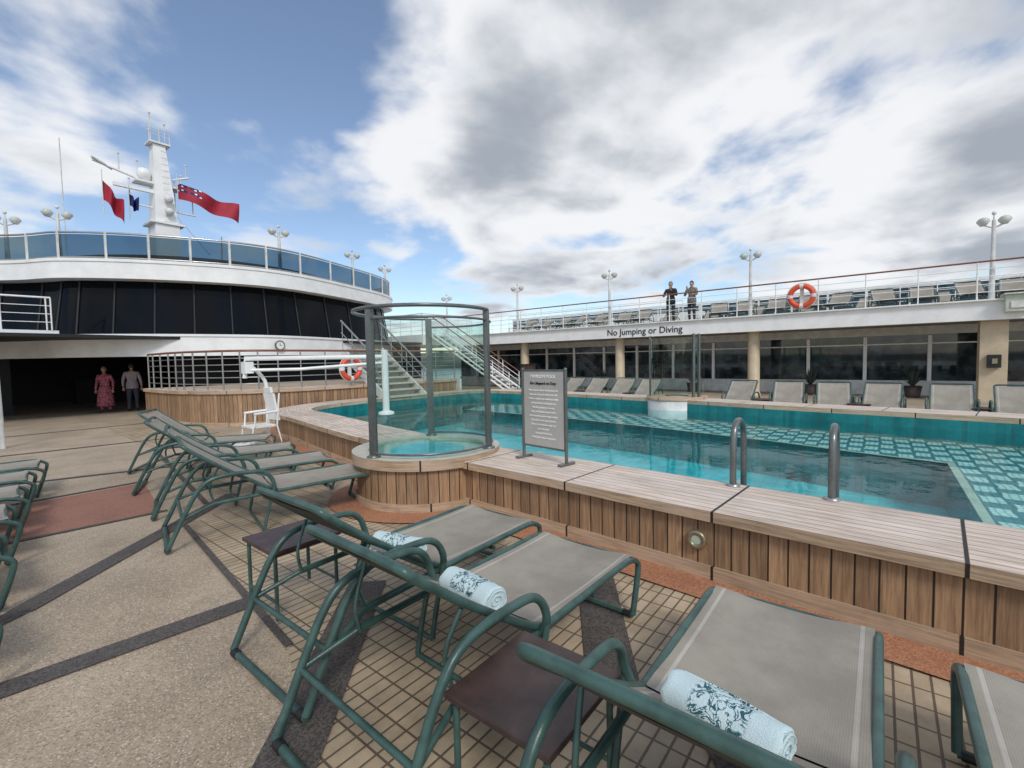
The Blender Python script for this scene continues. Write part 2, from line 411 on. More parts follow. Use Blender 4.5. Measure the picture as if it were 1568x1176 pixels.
for i,(a,c,w) in enumerate([((.2,1.25),(1.9,2.9),.26),((2.0,1.0),(3.12,1.72),.26),((.5,-.8),(2.1,.55),.26),((1.9,-1.6),(3.1,-.9),.26),((2.0,3.2),(3.0,3.45),.08)]):
    band(a,c,w,m_strip,.0125+i*.0004)
b.obj('ship_deck')

# ------------------------------------------------------------ swimming pool
outer=offset(inner,-.86,True)
skirt=offset(inner,-.80,True)
b=MB()
b.ring(outer,inner,.52,m_teakcop,True)
b.wall(outer,.445,.52,m_teaktrim,True)
b.ring(outer,skirt,.445,m_teaktrim,True)
b.wall(skirt,.11,.446,m_teakwall,True)
sk2=offset(inner,-.825,True)
b.wall(sk2,.0,.11,m_teaktrim,True); b.ring(sk2,skirt,.11,m_teaktrim,True)
b.wall(offset(inner,-.001,True),.43,.519,m_teaktrim,True)
b.wall(inner,-.9,.43,m_teal,True)
CCW=inner[::-1]
b.poly([(x,y,-.62) for x,y in CCW],m_poolfloor)
deep=[(8.9,-.75),(9.1,.2),(9.5,1.35),(10.1,4.),(10.5,6.5),(10.8,10.6),(10.8,10.9)]
far=[p for p in inner if p[0]>10.8 and p[1]>-.8]
far=sorted(far,key=lambda p:p[1])
def at(P,y):
    for i in range(len(P)-1):
        if P[i][1]<=y<=P[i+1][1]:
            t=(y-P[i][1])/(P[i+1][1]-P[i][1]+1e-9); return P[i][0]+t*(P[i+1][0]-P[i][0])
    return P[-1][0] if y>P[-1][1] else P[0][0]
ys=[-.75+.6*i for i in range(20)]
A=[(at(deep,y),y) for y in ys]; B2=[(at(far,y)+.02,y) for y in ys]
SH=.04
b.ring(A,B2,SH,m_mosaic); b.wall(A,-.62,SH,m_teal)
b.ring([(x-.09,y) for x,y in A],A,SH+.004,m_cream)
right=[p for p in inner if p[1]<-.74]
cx=7.5
right=sorted(right,key=lambda p:math.atan2(p[1]+.75,p[0]-cx))
b.poly([(4.08,-.75,SH)]+[(x,y,SH) for x,y in right]+[(11.02,-.75,SH)],m_mosaic)
b.wall([(4.08,-.75),(8.9,-.75)],-.62,SH,m_teal)
b.box((6.5,-.79,SH+.006),(4.8,.08,.008),m_cream)
b.box((6.6,1.9,-.615),(4.6,.14,.01),m_cream); b.box((6.8,6.4,-.615),(4.6,.14,.01),m_cream)
b.poly([(x,y,WZ) for x,y in CCW],m_water)
Rm=Matrix.Rotation(rad(-90),3,'Y')
b.lathe((3.385,1.02,.285),[(.0,.012),(.035,.012),(.035,.02),(.045,.03),(.062,.03),(.07,.02),(.07,-.05)],m_brass,20,R=Rm)
b.lathe((3.382,1.02,.285),[(.0,.0165),(.034,.0165)],m_lens,20,R=Rm)
pool=b.obj('swimming_pool')

b=MB(); o2=offset(inner,-1.12,True)
b.ring(o2,offset(inner,-.8,True),.016,m_orange,True)
b.lathe((3.75,4.35,0),[(.8,.0175),(1.16,.0175)],m_orange,40)
b.obj('terracotta_deck_border')

# ------------------------------------------------------------ whirlpool tub with glass
TC=(3.75,4.35)
b=MB()
b.lathe((*TC,0),[(.86,0.),(.86,.10)],m_teaktrim,48)
b.lathe((*TC,0),[(.86,.10),(.835,.10)],m_teaktrim,48)
b.lathe((*TC,0),[(.835,.10),(.835,.46)],m_teakwall,48)
b.lathe((*TC,0),[(.835,.46),(.885,.46)],m_teaktrim,48)
b.lathe((*TC,0),[(.885,.46),(.885,.575)],m_teaktrim,48)
b.lathe((*TC,0),[(.885,.575),(.70,.575),(.70,.53)],m_cream,48,smooth=False)
b.lathe((*TC,0),[(.70,.531),(.46,.531)],m_cream,48)
b.lathe((*TC,0),[(.46,.531),(0,.526)],m_poolfloor,32)
b.lathe((*TC,0),[(0,.556),(.70,.556)],m_water,32)
b.obj('whirlpool_tub')
b=MB(); R=.80
def tp(a,z,r=R): return (TC[0]+r*math.cos(rad(a)),TC[1]+r*math.sin(rad(a)),z)
b.lathe((*TC,0),[(R-.006,.64),(R-.006,2.06)],m_glass,48,a0=rad(183),a1=rad(292))
b.lathe((*TC,0),[(R-.006,.64),(R-.006,2.06)],m_glass,24,a0=rad(292),a1=rad(405))
for a in (183,292,45):
    p=tp(a,.575)
    b.box((p[0],p[1],1.39),(.05,.085,1.62),m_post,rz=rad(a))
    b.lathe((p[0],p[1],.576),[(.075,0),(.075,.015),(.04,.03)],m_post,12)
for z in (.62,2.08): b.tube([tp(a,z) for a in range(183,406,6)],.014,m_post)
b.tube([tp(a,2.20,R+.02) for a in range(45,294,6)],.021,m_post)
b.obj('glass_windbreak')

b=MB()
FC=(12.35,4.25)
b.lathe((*FC,0),[(.75,0.0),(.75,.56),(.0,.56)],m_whited,32)
b.lathe((*FC,0),[(.77,.5),(.77,.585),(.3,.585)],m_teaktrim,32)
b.lathe((*FC,0),[(.68,.62),(.68,2.1)],m_glass,32,a0=rad(110),a1=rad(290))
for a in (115,235,250):
    b.box((FC[0]+.68*math.cos(rad(a)),FC[1]+.68*math.sin(rad(a)),1.37),(.05,.06,1.64),m_post,rz=rad(a))
b.obj('glass_windbreak')

# ------------------------------------------------------------ pool ladder
b=MB()
for y in (.95,.27):
    b.tube([(4.12,y,.52),(4.12,y,.8),(4.15,y,.97),(4.24,y,1.04),(4.36,y,1.04),(4.46,y,.97),(4.5,y,.8),(4.5,y,.3),(4.5,y,-.4)],.026,m_post,10,k=4)
    b.lathe((4.12,y,.521),[(.055,0),(.055,.012),(.03,.02)],m_steel,14)
for z in (.05,-.2): b.box((4.5,.61,z),(.08,.68,.025),m_steel)
b.obj('pool_ladder')

# ------------------------------------------------------------ pool sign
b=MB()
p0=Vector((4.07,3.10,0));p1=Vector((3.98,2.49,0));t=(p1-p0).normalized()
nrm=Vector((t.y,-t.x,0))
if nrm.x>0: nrm=-nrm
ang=math.atan2(t.y,t.x)
for p in (p0,p1):
    b.tube([(p.x,p.y,.53),(p.x,p.y,1.49)],.018,m_post,8)
    b.box((p.x,p.y,.535),(.22,.05,.022),m_post,rz=ang+math.pi/2)
    b.ball((p.x,p.y,1.50),.02,m_post,8)
mid=(p0+p1)/2
b.box((mid.x,mid.y,1.08),(.57,.014,.80),m_board,rz=ang)
for zz in (.67,1.49): b.box((mid.x,mid.y,zz),(.62,.02,.02),m_post,rz=ang)
sign=b.obj('pool_rules_sign')
fx=Vector((0,0,1)).cross(nrm)
rot=Matrix((fx,Vector((0,0,1)),nrm)).transposed().to_euler()
fr=mid+nrm*.009
text('PAVILION POOL',.05,(fr.x,fr.y,1.41),rot,m_text,sign)
text('No Lifeguard on Duty',.042,(fr.x,fr.y,1.34),rot,m_textd,sign,bold=.0006)
lines=['Please shower before entering the pool','Guests use this pool at their own risk','Children must be supervised by an adult','at all times when in the pool area','No diving, jumping or running','Glass and food are not permitted','Do not use the pool in rough weather','Please observe the opening hours','Persons with infections must not','enter the water','Pool depth 1.4 metres','Thank you for your co-operation']
for i,l in enumerate(lines): text(l,.026,(fr.x,fr.y,1.27-i*.046),rot,m_text,sign,'rule_line',bold=.0004)

# ------------------------------------------------------------ sun lounger
def lounger_mesh():
    b=MB(); W=.33
    def sheet(xs,m1,under,th=.012):
        ysn=[-W,-W+.035,-W+.05,W-.05,W-.035,W]
        for j in range(5):
            m=m_fabs if j in(1,3) else m1
            nn=9 if j==2 else 2
            vs=[]
            for x,z in xs:
                for q in range(nn):
                    y=ysn[j]+(ysn[j+1]-ysn[j])*q/(nn-1); vs.append((x,y,z-.014*(1-(y/W)**2)))
            fs=[(i*nn+q,(i+1)*nn+q,(i+1)*nn+q+1,i*nn+q+1) for i in range(len(xs)-1) for q in range(nn-1)]
            b.add(vs,fs,m,smooth=True)
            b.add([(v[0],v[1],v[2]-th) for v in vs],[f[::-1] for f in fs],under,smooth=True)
    seat=[(.88+i*(.94/12),.382-.008*math.sin(math.pi*i/12)) for i in range(13)]
    sheet(seat,m_fab,m_fabd)
    back=[(.165,.885),(.22,.83),(.33,.745),(.46,.648),(.60,.55),(.74,.458),(.86,.39)]
    bk=[(p.x,p.z) for p in catmull([(x,0,z) for x,z in back],2)]
    sheet(bk,m_fab,m_fabd)
    r=.0165
    pts=[(.88,-W-.01,.375),(.74,-W-.01,.452),(.46,-W-.01,.643),(.22,-W-.01,.828),(.155,-W-.005,.885),(.14,-W+.05,.903),(.14,0,.905),(.14,W-.05,.903),(.155,W+.005,.885),(.22,W+.01,.828),(.46,W+.01,.643),(.74,W+.01,.452),(.88,W+.01,.375)]
    b.tube(pts,.0175,m_green,10,k=4)
    pts=[(.36,-W-.012,.35),(1.0,-W-.012,.368),(1.6,-W-.012,.375),(1.76,-W-.012,.37),(1.86,-W-.012,.33),(1.875,-W-.012,.26),(1.80,-W-.012,.02)]
    for s in (1,-1): b.tube([(x,y*s,z) for x,y,z in pts],.018,m_green,10,k=4)
    b.tube([(1.80,-W-.012,.02),(1.80,W+.012,.02)],r,m_green,8)
    for x,z in ((1.815,.36),(.88,.33),(1.35,.325)): b.tube([(x,-W-.012,z),(x,W+.012,z)],r*.85,m_green,8)
    A=.395
    for s in (1,-1):
        pts=[(.0,A,.03),(.03,A,.09),(.13,A,.30),(.22,A,.47),(.31,A,.565),(.44,A,.60),(.62,A,.60),(.74,A,.585),(.81,A,.53),(.84,A,.45),(.85,W+.03,.365)]
        b.tube([(x,y*s,z) for x,y,z in pts],.0195,m_green,10,k=4)
        b.tube([(.115,A*s,.27),(.36,(W+.012)*s,.35)],r*.85,m_green,8)
        b.tube([(.36,(W-.01)*s,.35),(.33,(W-.03)*s,.50),(.40,(W-.01)*s,.66)],r*.6,m_green,6,k=3)
        b.tube([(.85,A*s,.44),(.78,A*s,.2),(.74,A*s,.02)],r*.9,m_green,8,k=3)
        b.tube([(.0,(A-.06)*s,.021),(.0,(A-.01)*s,.021)],.0235,m_black,8); b.tube([(1.80,(W-.05)*s,.02),(1.80,(W)*s,.02)],.021,m_black,8)
    b.tube([(0,-A,.022),(0,A,.022)],.0195,m_green,8)
    b.tube([(.74,-A,.02),(.74,A,.02)],r*.85,m_green,8)
    b.tube([(.115,-A,.27),(.115,A,.27)],r*.85,m_green,8)
    return b.mesh('sun_lounger')
LM=lounger_mesh()
def lounger(x,y,rz=0,sc=1.): return inst('sun_lounger',LM,(x,y,0.013),rz,sc)
lounger(.95,2.36); lounger(.80,1.55,rad(-1.5)); lounger(.70,.33); lounger(.62,-.60); lounger(.6,-1.5)
lounger(1.25,5.10,rad(-13)); lounger(1.45,6.25,rad(-16)); lounger(1.62,7.6,rad(-22)); lounger(1.95,9.1,rad(-32))
for x,y,a in [(.12,3.75,1),(.26,4.85,0),(.38,5.85,-2),(.52,6.75,-4),(.66,7.65,-6),(.84,8.5,-8)]:
    a=rad(a); lounger(x-1.87*math.cos(a),y-1.87*math.sin(a),a)
for i in range(16):
    y=-4.2+i*1.02
    if 3.1<y<5.5: continue
    x=at(far,max(y,-.7))+2.9-(.0 if y>-.7 else .35*(-.7-y)*.5)
    lounger(x+random.uniform(-.08,.08),y+random.uniform(-.08,.08),rad(180+random.uniform(-5,5)))

def table_mesh():
    b=MB(); h=.45
    b.box((0,0,h-.012),(.46,.44,.024),m_table)
    b.box((0,0,h-.035),(.42,.40,.02),m_table)
    for sx in(-1,1):
        b.tube([(sx*.2,-.19,h-.045),(sx*.2,-.19,.01)],.013,m_green); b.tube([(sx*.2,.19,h-.045),(sx*.2,.19,.01)],.013,m_green)
        b.tube([(sx*.2,-.19,.12),(sx*.2,.19,.12)],.01,m_green)
    return b.mesh('side_table')
TM=table_mesh()
tl=[(1.45,3.08),(1.27,.94)]
for i in range(0,15,2):
    y=-3.7+i*1.02
    if not 3.0<y<5.5: tl.append((at(far,max(y,-.7))+2.2,y))
for x,y in tl:
    o=inst('side_table',TM,(x,y,.013)); bv=o.modifiers.new('b','BEVEL'); bv.width=.006; bv.segments=2

def towel_mesh():
    b=MB(); n=36; L=.175
    secs=[-L,-L+.006]+[-L+.02+i*(2*L-.04)/14 for i in range(15)]+[L-.006,L]
    vs=[]
    for q,y in enumerate(secs):
        k=.93 if q in(0,len(secs)-1) else .99
        k*=1+.025*math.sin(y*31)+.015*math.sin(y*77+1)
        for j in range(n):
            a=2*math.pi*j/n; rx=.074*k*(1+.03*math.sin(3*a+y*9)); rz=.062*k*(1+.02*math.sin(5*a+y*20))
            z=math.sin(a)*rz; z=max(z,-.048)
            if .15<a<.45: rx*=1.05
            vs.append((math.cos(a)*rx,y+.005*math.sin(5*a),z))
    fs=[(i*n+j,(i+1)*n+j,(i+1)*n+(j+1)%n,i*n+(j+1)%n) for i in range(len(secs)-1) for j in range(n)]
    b.add(vs,fs,m_towel,smooth=True)
    b.add(vs[:n],[list(range(n))],m_towel); b.add(vs[-n:],[list(range(n))[::-1]],m_towel)
    for s in(-1,1):
        pts=[(math.cos(t)*(.066-.0042*t)*1.0,s*(L+.001),math.sin(t)*(.052-.0034*t)) for t in [i*.35 for i in range(42)]]
        b.tube(pts,.0045,m_towel,5)
    b.tube([(.064,-L+.01,.03),(.068,0,.034),(.064,L-.01,.03)],.006,m_towel,6,k=4)
    return b.mesh('rolled_towel')
TW=towel_mesh()
for x,y,z,a in [(1.80,2.40,.437,12),(1.60,1.56,.477,-6),(1.46,.36,.49,-12)]:
    inst('rolled_towel',TW,(x,y,z),rad(a))

# ------------------------------------------------------------ forward superstructure
cp=[(-6,31,0),(-2.2,27,0),(1.56,22.8,0),(2.85,20.8,0),(5.4,19,0),(8.5,18.15,0),(12.6,19.4,0),(15.6,20.9,0),(17.0,23,0),(17.2,27,0),(17.2,32,0)]
C=[tuple(p[:2]) for p in catmull(cp,8)]
Cin=offset(C,-.55)
b=MB()
b.wall(C,4.58,5.2,m_white,smooth=True)
b.ring(C,offset(C,-6),5.2,m_whited)
b.ring(C,Cin,4.58,m_white)
b.wall(offset(C,.03),5.12,5.22,m_white,smooth=True); b.ring(offset(C,.03),offset(C,-.1),5.22,m_white)
Wb=offset(C,-.25)
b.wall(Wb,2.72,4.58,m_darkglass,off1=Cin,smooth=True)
for i in range(0,len(C)-1,3):
    a=Wb[i];c=Cin[i]
    b.tube([(a[0],a[1]-.02,2.72),(c[0],c[1]-.02,4.58)],.035,m_black,4)
b.wall(C,1.98,2.72,m_white,smooth=True); b.ring(C,Cin,2.72,m_white)
b.wall(offset(C,.04),2.66,2.74,m_white,smooth=True); b.ring(offset(C,.04),offset(C,-.1),2.74,m_white)
b.ring(C,offset(C,-.3),1.98,m_white)
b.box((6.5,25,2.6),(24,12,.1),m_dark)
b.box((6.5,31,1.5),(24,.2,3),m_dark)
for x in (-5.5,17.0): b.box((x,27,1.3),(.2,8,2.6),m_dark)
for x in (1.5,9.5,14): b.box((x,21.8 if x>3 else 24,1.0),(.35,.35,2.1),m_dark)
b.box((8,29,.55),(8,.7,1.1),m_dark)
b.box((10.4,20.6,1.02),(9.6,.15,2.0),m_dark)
fs_=b.obj('forward_superstructure')
b=MB()
p=(8.35,18.07,2.36); Rr=Matrix.Rotation(rad(90),3,'X')
b.lathe(p,[(0,.03),(.15,.03)],m_white,24,R=Rr)
b.lathe(p,[(.15,.03),(.15,.05),(.185,.05),(.185,-.02)],m_post,24,R=Rr)
b.box((p[0],p[1]-.035,p[2]+.04),(.018,.006,.10),m_black); b.box((p[0]+.03,p[1]-.035,p[2]),(.08,.006,.018),m_black)
b.obj('wall_clock')
b=MB(); Cg=offset(C,-.12)
b.wall(Cg,5.30,6.02,m_blueglass,smooth=True)
b.tube([(x,y,6.08) for x,y in Cg],.035,m_steel,6)
b.tube([(x,y,5.28) for x,y in Cg],.025,m_steel,6)
acc=0;last=Cg[0]
for p in Cg[1:]:
    acc+=math.dist(p,last); last=p
    if acc>1.15: acc=0; b.box((p[0],p[1]-.03,5.65),(.06,.06,.9),m_whited)
b.obj('glass_balustrade')
b=MB(); b.lathe((9,27,5.2),[(6.0,0),(6.0,.75),(0,.78)],m_dark,40); b.obj('deck_house')

def lamp_mesh(h):
    b=MB()
    b.tube([(0,0,0),(0,0,h)],.055,m_whited,10,rs=[.075,.045])
    b.tube([(0,-.24,h-.12),(0,0,h-.22),(0,.24,h-.12)],.025,m_whited,6,k=3)
    for s in(-1,1):
        b.lathe((0,s*.24,h-.12),[(.02,0),(.13,.06),(.15,.13),(.09,.2),(0,.23)],m_lens,12)
        b.lathe((0,s*.24,h-.13),[(0,-.03),(.07,-.02),(.155,.1),(.155,.13)],m_whited,12)
    b.tube([(0,0,h),(0,0,h+.18)],.02,m_whited,6); b.ball((0,0,h+.2),.06,m_whited,8)
    return b.mesh('lamp_post')
L1=lamp_mesh(2.45); L2=lamp_mesh(1.6)
for y in (-2.6,4.07,10.15,15.7,21.3): inst('lamp_post',L1,(20.25,y,3.12),rad(10))
for i,(x,y) in enumerate([(1.80,23.6),(2.85,21.6),(8.7,18.5),(12.8,19.9),(15.9,21.6)]): inst('lamp_post',L2,(x,y,5.21),rad(80))

# ------------------------------------------------------------ mast
b=MB(); mx,my=6.45,24.
def taper(c,z0,z1,w0,w1,m,lean=0):
    vs=[]
    for z,w,dx in((z0,w0,0),(z1,w1,lean)):
        for sx,sy in((-1,-1),(1,-1),(1,1),(-1,1)): vs.append((c[0]+dx+sx*w/2,c[1]+sy*w/2*1.2,z))
    b.add(vs,[(0,1,5,4),(1,2,6,5),(2,3,7,6),(3,0,4,7),(4,5,6,7)],m)
taper((mx,my),5.2,7.6,1.0,.85,m_white); taper((mx,my),7.6,10.9,.8,.42,m_white,-.08)
b.box((mx,my,7.62),(1.2,1.2,.08),m_white); b.box((mx-.1,my,9.25),(1.7,.6,.07),m_white); b.box((mx-.07,my,10.95),(.75,.7,.06),m_white)
b.tube([(mx-2.2,my,9.7),(mx-.3,my,9.25)],.05,m_white,6); b.tube([(mx-2.25,my-.2,9.73),(mx-1.6,my+.1,9.55)],.06,m_whited,6)
b.tube([(mx+.3,my,9.6),(mx+1.0,my,9.9)],.04,m_white,6)
b.tube([(mx-1.1,my,8.3),(mx+1.2,my,8.3)],.035,m_white,6)
b.box((mx-1.0,my-.2,8.9),(1.3,.12,.14),m_white)
for dx,z0,z1 in [(-.3,10.9,12.2),(.2,10.9,11.9),(0,10.9,11.6),(-.35,10.9,11.5),(-1.1,8.3,9.3),(1.1,8.3,8.9),(-.8,9.3,10.1),(.7,9.3,9.9),(-1.4,9.5,10.2),(.9,9.9,10.4),(.45,8.3,9.6)]:
    b.tube([(mx+dx,my,z0),(mx+dx,my,z1)],.022,m_whited,5)
    b.ball((mx+dx,my,z1),.05,m_whited,6)
for z in (11.25,11.5): b.tube([(mx-.42,my-.3,z),(mx+.28,my-.3,z)],.015,m_whited,5)
for dx in(-.42,.28,-.07): b.tube([(mx+dx,my-.3,10.95),(mx+dx,my-.3,11.5)],.015,m_whited,5)
for i in range(12): b.tube([(mx-.1,my-.5,7.7+i*.26),(mx+.14,my-.5,7.7+i*.26)],.012,m_whited,4)
for z in(8.1,8.6): b.lathe((mx+.05,my-.62,z),[(0,-.16),(.14,-.1),(.17,0),(.14,.1),(0,.16)],m_whited,10)
b.lathe((mx-.6,my,9.6),[(0,-.25),(.2,-.2),(.25,0),(.2,.2),(0,.28)],m_white,12)
b.tube([(mx-3.1,my,5.2),(mx-3.1,my,10.2)],.018,m_whited,5)
b.tube([(mx+2.5,my+1,5.2),(mx+2.2,my,7.6)],.03,m_whited,5)
b.tube([(mx+.2,my-.3,8.3),(mx+1.6,my-.3,6.6)],.02,m_whited,5)
b.obj('radar_mast')
def flag(name,o,w,h,mat,slope,canton=False,rz=0):
    b=MB(); nx,ny=30,12
    def P(i,j): 
        u=i/nx; v=j/ny
        return (u*w, .16*math.sin(u*11+v*1.5)*(.3+u), -v*h*(1-.12*math.sin(u*5))+slope*u*w+.06*math.sin(u*8+v))
    vs=[P(i,j) for i in range(nx+1) for j in range(ny+1)]
    for i in range(nx):
        for j in range(ny):
            m=mat
            if canton and i<11 and j<6:
                dx=abs(i-5);dy=abs(j-2.5)
                m=m_redf if (dx<.6 or dy<.6) else (m_white if abs(dx*.5-dy)<.3 else m_bluef)
            b.add([vs[i*(ny+1)+j],vs[(i+1)*(ny+1)+j],vs[(i+1)*(ny+1)+j+1],vs[i*(ny+1)+j+1]],[(0,1,2,3)],m,smooth=True)
    b.tube([(0,0,.4),(0,0,-h-.5)],.015,m_whited,5)
    return b.obj(name,o,rz)
flag('red_ensign_flag',(mx+.45,my-.4,9.45),2.35,.72,m_redf,-.18,True)
flag('red_pennant_flag',(mx-2.0,my-.3,8.9),.6,.8,m_redf,-1.2)
flag('blue_signal_flag',(mx-1.2,my-.3,8.55),.28,.5,m_bluef,-.5)

# ------------------------------------------------------------ side superstructure (starboard)
b=MB(); Y0,Y1=-9,23
b.box((20.1,(Y0+Y1)/2,2.84),(.2,Y1-Y0,.58),m_white)
b.box((20.06,(Y0+Y1)/2,3.15),(.34,Y1-Y0,.05),m_white)
b.box((25.2,(Y0+Y1)/2,3.0),(10,Y1-Y0,.16),m_whited)
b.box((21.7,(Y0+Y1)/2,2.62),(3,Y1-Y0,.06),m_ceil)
b.box((23.1,(Y0+Y1)/2,.28),(.2,Y1-Y0,.56),m_whited)
b.box((23.12,(Y0+Y1)/2,1.42),(.06,Y1-Y0,1.75),m_winglass)
b.box((23.1,(Y0+Y1)/2,2.45),(.2,Y1-Y0,.34),m_whited)
b.box((23.04,(Y0+Y1)/2,1.95),(.06,Y1-Y0,.05),m_white)
y=Y0
while y<Y1:
    b.box((23.05,y,1.4),(.12,.12,1.7),m_white); y+=1.9
for y in (-2.7,4.0,9.8,15.5): 
    if y==-2.7: b.box((20.6,y,1.28),(.5,.62,2.56),m_tan)
    else: b.lathe((20.6,y,0),[(.26,0),(.26,.1),(.22,.14),(.22,2.6)],m_tan,20)
b.box((20.25,-2.7,1.3),(.16,.3,.4),m_black); b.box((20.16,-2.7,1.3),(.05,.12,.16),m_brass)
ss=b.obj('side_superstructure',bevel=.01)
text('No Jumping or Diving',.40,(19.985,8.40,2.69),(rad(90),0,rad(-90)),m_textd,ss,'fascia_lettering',bold=.004)
b=MB(); b.box((19.95,-3.1,3.0),(.5,.55,.5),m_lens); b.box((19.9,-3.1,3.27),(.6,.65,.05),m_lens); b.box((19.68,-3.1,2.95),(.03,.35,.2),m_whited); b.obj('deck_locker',bevel=.03)
b=MB()
for y in (-5.2,-.9,2.2,6.8,11.4):
    b.lathe((21.9,y,0),[(.2,0),(.27,.42),(.24,.42),(.22,.36),(0,.36)],m_table,16)
    for k in range(90):
        a=random.uniform(0,6.28); t=random.uniform(.15,1); l=random.uniform(.25,.75)
        p=Vector((21.9,y,.36)); q=p+Vector((math.cos(a)*.28*t,math.sin(a)*.28*t,l)); w_=Vector((-math.sin(a),math.cos(a),0))*.02
        b.add([p-w_*.4,p+w_*.4,(p+q)/2+w_+Vector((0,0,.06)),q,(p+q)/2-w_+Vector((0,0,.06))],[(0,1,2,3,4)],mh)
b.obj('added_dark_shrubs')  # added shrubs, put in as dark shapes beneath the side windows

def railing(name,P,z,h,mat=m_white,top=m_rail,n=4,sp=1.2,rt=.028):
    b=MB(); b.tube([(x,y,z+h) for x,y in P],rt,top,6)
    for i in range(1,n): b.tube([(x,y,z+h*i/n) for x,y in P],.012,mat,5)
    acc=sp
    for i in range(len(P)-1):
        a=Vector(P[i]);c=Vector(P[i+1]);L=(c-a).length;d=0
        while acc<=L-d+1e-6:
            d+=acc; q=a.lerp(c,d/L); b.tube([(q.x,q.y,z),(q.x,q.y,z+h)],.02,mat,6); acc=sp
        acc-=(L-d)
        if acc<.02: acc=sp
    for e in(P[0],P[-1]): b.tube([(e[0],e[1],z),(e[0],e[1],z+h)],.02,mat,6)
    return b.obj(name)
railing('deck_railing',[(20.0,-9),(20.0,23)],3.17,1.15,n=5,sp=1.35)
railing('deck_railing',[(26.5,-9),(26.5,23)],3.1,1.5,n=4,top=m_white)
b=MB()
for i in range(4): b.box((25.6+i*.7,14.5,3.25+i*.28),(.7,13,.28),m_whited)
b.obj('tiered_deck')
railing('deck_railing',[(24.8,8.2),(24.8,20)],3.5,1.1,top=m_white,n=5)
b=MB(); b.box((29.,7,4.0),(.03,32,1.4),m_blueglass)
y=-9
while y<23: b.box((29.,y,4.0),(.09,.09,1.6),m_whited); y+=1.6
b.box((29.,7,4.78),(.1,32,.07),m_whited); b.obj('glass_windbreak')
for i in range(22):
    y=-8+i*1.15
    if 6.2<y<8.4: continue
    inst('sun_lounger',LM,(22.6+random.uniform(-.2,.2),y,3.1),rad(180+random.uniform(-15,15)))
for i in range(12):
    y=-8+i*2.1
    inst('sun_lounger',LM,(25.2,y,3.1),rad(180+random.uniform(-30,30)))

def ring_obj(loc,rz,R=.34,r=.075):
    b=MB()
    for k in range(4):
        a0=k*math.pi/2
        pts=lambda s,e:[(0,R*math.cos(a0+s+(e-s)*i/8),R*math.sin(a0+s+(e-s)*i/8)) for i in range(9)]
        b.tube(pts(.16,math.pi/2-.16),r,m_ring,12); b.tube(pts(-.16,.16),r*1.04,m_refl,12)
    b.tube([(0,(R+r*1.2)*math.cos(i*math.pi/12),(R+r*1.2)*math.sin(i*math.pi/12)) for i in range(24)],.012,m_whited,5,closed=True)
    b.box((.1,0,0),(.03,.12,.8),m_whited)
    return b.obj('life_ring',loc,rz)
ring_obj((19.85,2.3,3.74),0,.36,.09)

# ------------------------------------------------------------ raised platform, stairs
pl=[tuple(p[:2]) for p in catmull([(4.1,18.0,0),(4.1,16,0),(4.3,14.6,0),(5.0,13.2,0),(6.5,12.75,0),(9,12.7,0),(12.5,12.7,0)],6)]
b=MB()
b.wall(pl,.10,.86,m_teakwall); b.wall(offset(pl,.03),0,.10,m_teaktrim); b.ring(offset(pl,.03),pl,.10,m_teaktrim)
b.wall(offset(pl,.05),.86,.95,m_teaktrim); b.ring(offset(pl,.05),offset(pl,-.9),.95,m_teakcop)
b.poly([(x,y,.944) for x,y in pl]+[(12.5,18,.944)],m_floor)
b.box((12.5,15,.47),(.1,5,.94),m_whited)
b.obj('raised_platform')
b=MB(); pr=offset(pl,-.12)
b.tube([(x,y,2.0) for x,y in pr],.03,m_rail,6)
for z in (1.12,1.29,1.46,1.63,1.8): b.tube([(x,y,z) for x,y in pr],.014,m_steel,5)
for i in range(0,len(pr),2): b.tube([(*pr[i],.95),(*pr[i],2.0)],.022,m_steel,6)
b.obj('platform_railing')
ring_obj((7.9,12.55,1.45),rad(90),.30,.075)
b=MB(); sx,sy=9.4,11.9
for i in range(9):
    b.box((sx,sy+i*.28,.55+i*.19),(1.5,.30,.05),m_cream); b.box((sx,sy+.13+i*.28,.45+i*.19),(1.45,.02,.19),m_whited)
for s in(-.78,.78):
    b.tube([(sx+s,sy-.2,.5),(sx+s,sy-.15,1.2),(sx+s,sy,1.45),(sx+s,sy+2.3,3.05)],.03,m_steel,8,k=4)
    b.tube([(sx+s,sy,1.05),(sx+s,sy+2.3,2.65)],.018,m_steel,6)
    b.box((sx+s,sy+1.12,1.25),(.05,2.8,.28),m_whited,rx=rad(34))
    for i in range(0,9,2): b.tube([(sx+s,sy+i*.28,.55+i*.19),(sx+s,sy+i*.28,1.45+i*.19)],.016,m_steel,6)
b.obj('deck_staircase')
b=MB(); n=15
p0=Vector((18.2,14.4,.1)); p1=Vector((17.2,18.9,3.1))
d=(p1-p0); dh=Vector((d.x,d.y,0)).normalized(); wv=Vector((-dh.y,dh.x,0))
an=math.atan2(dh.y,dh.x)
for i in range(n):
    c=p0+d*(i+.5)/n; b.box(c,(.3,1.1,.05),m_whited,rz=an)
for s in(-.57,.57):
    a=p0+wv*s;c=p1+wv*s
    for dz in (-.12,.12): b.tube([a+Vector((0,0,dz)),c+Vector((0,0,dz))],.05,m_white,4)
    for dz in (.95,.7,.45): b.tube([a+Vector((0,0,dz)),c+Vector((0,0,dz))],.028 if dz>.9 else .016,m_rail if dz>.9 else m_white,6)
    for i in range(0,n+1,3): q=a.lerp(c,i/n); b.tube([q,q+Vector((0,0,.95))],.022,m_white,6)
b.obj('white_staircase')
b=MB(); b.box((18.5,21.4,2.8),(4.6,5,.55),m_white); b.box((17,22.5,1.3),(2,2.5,2.6),m_dark); b.obj('bridge_deck')
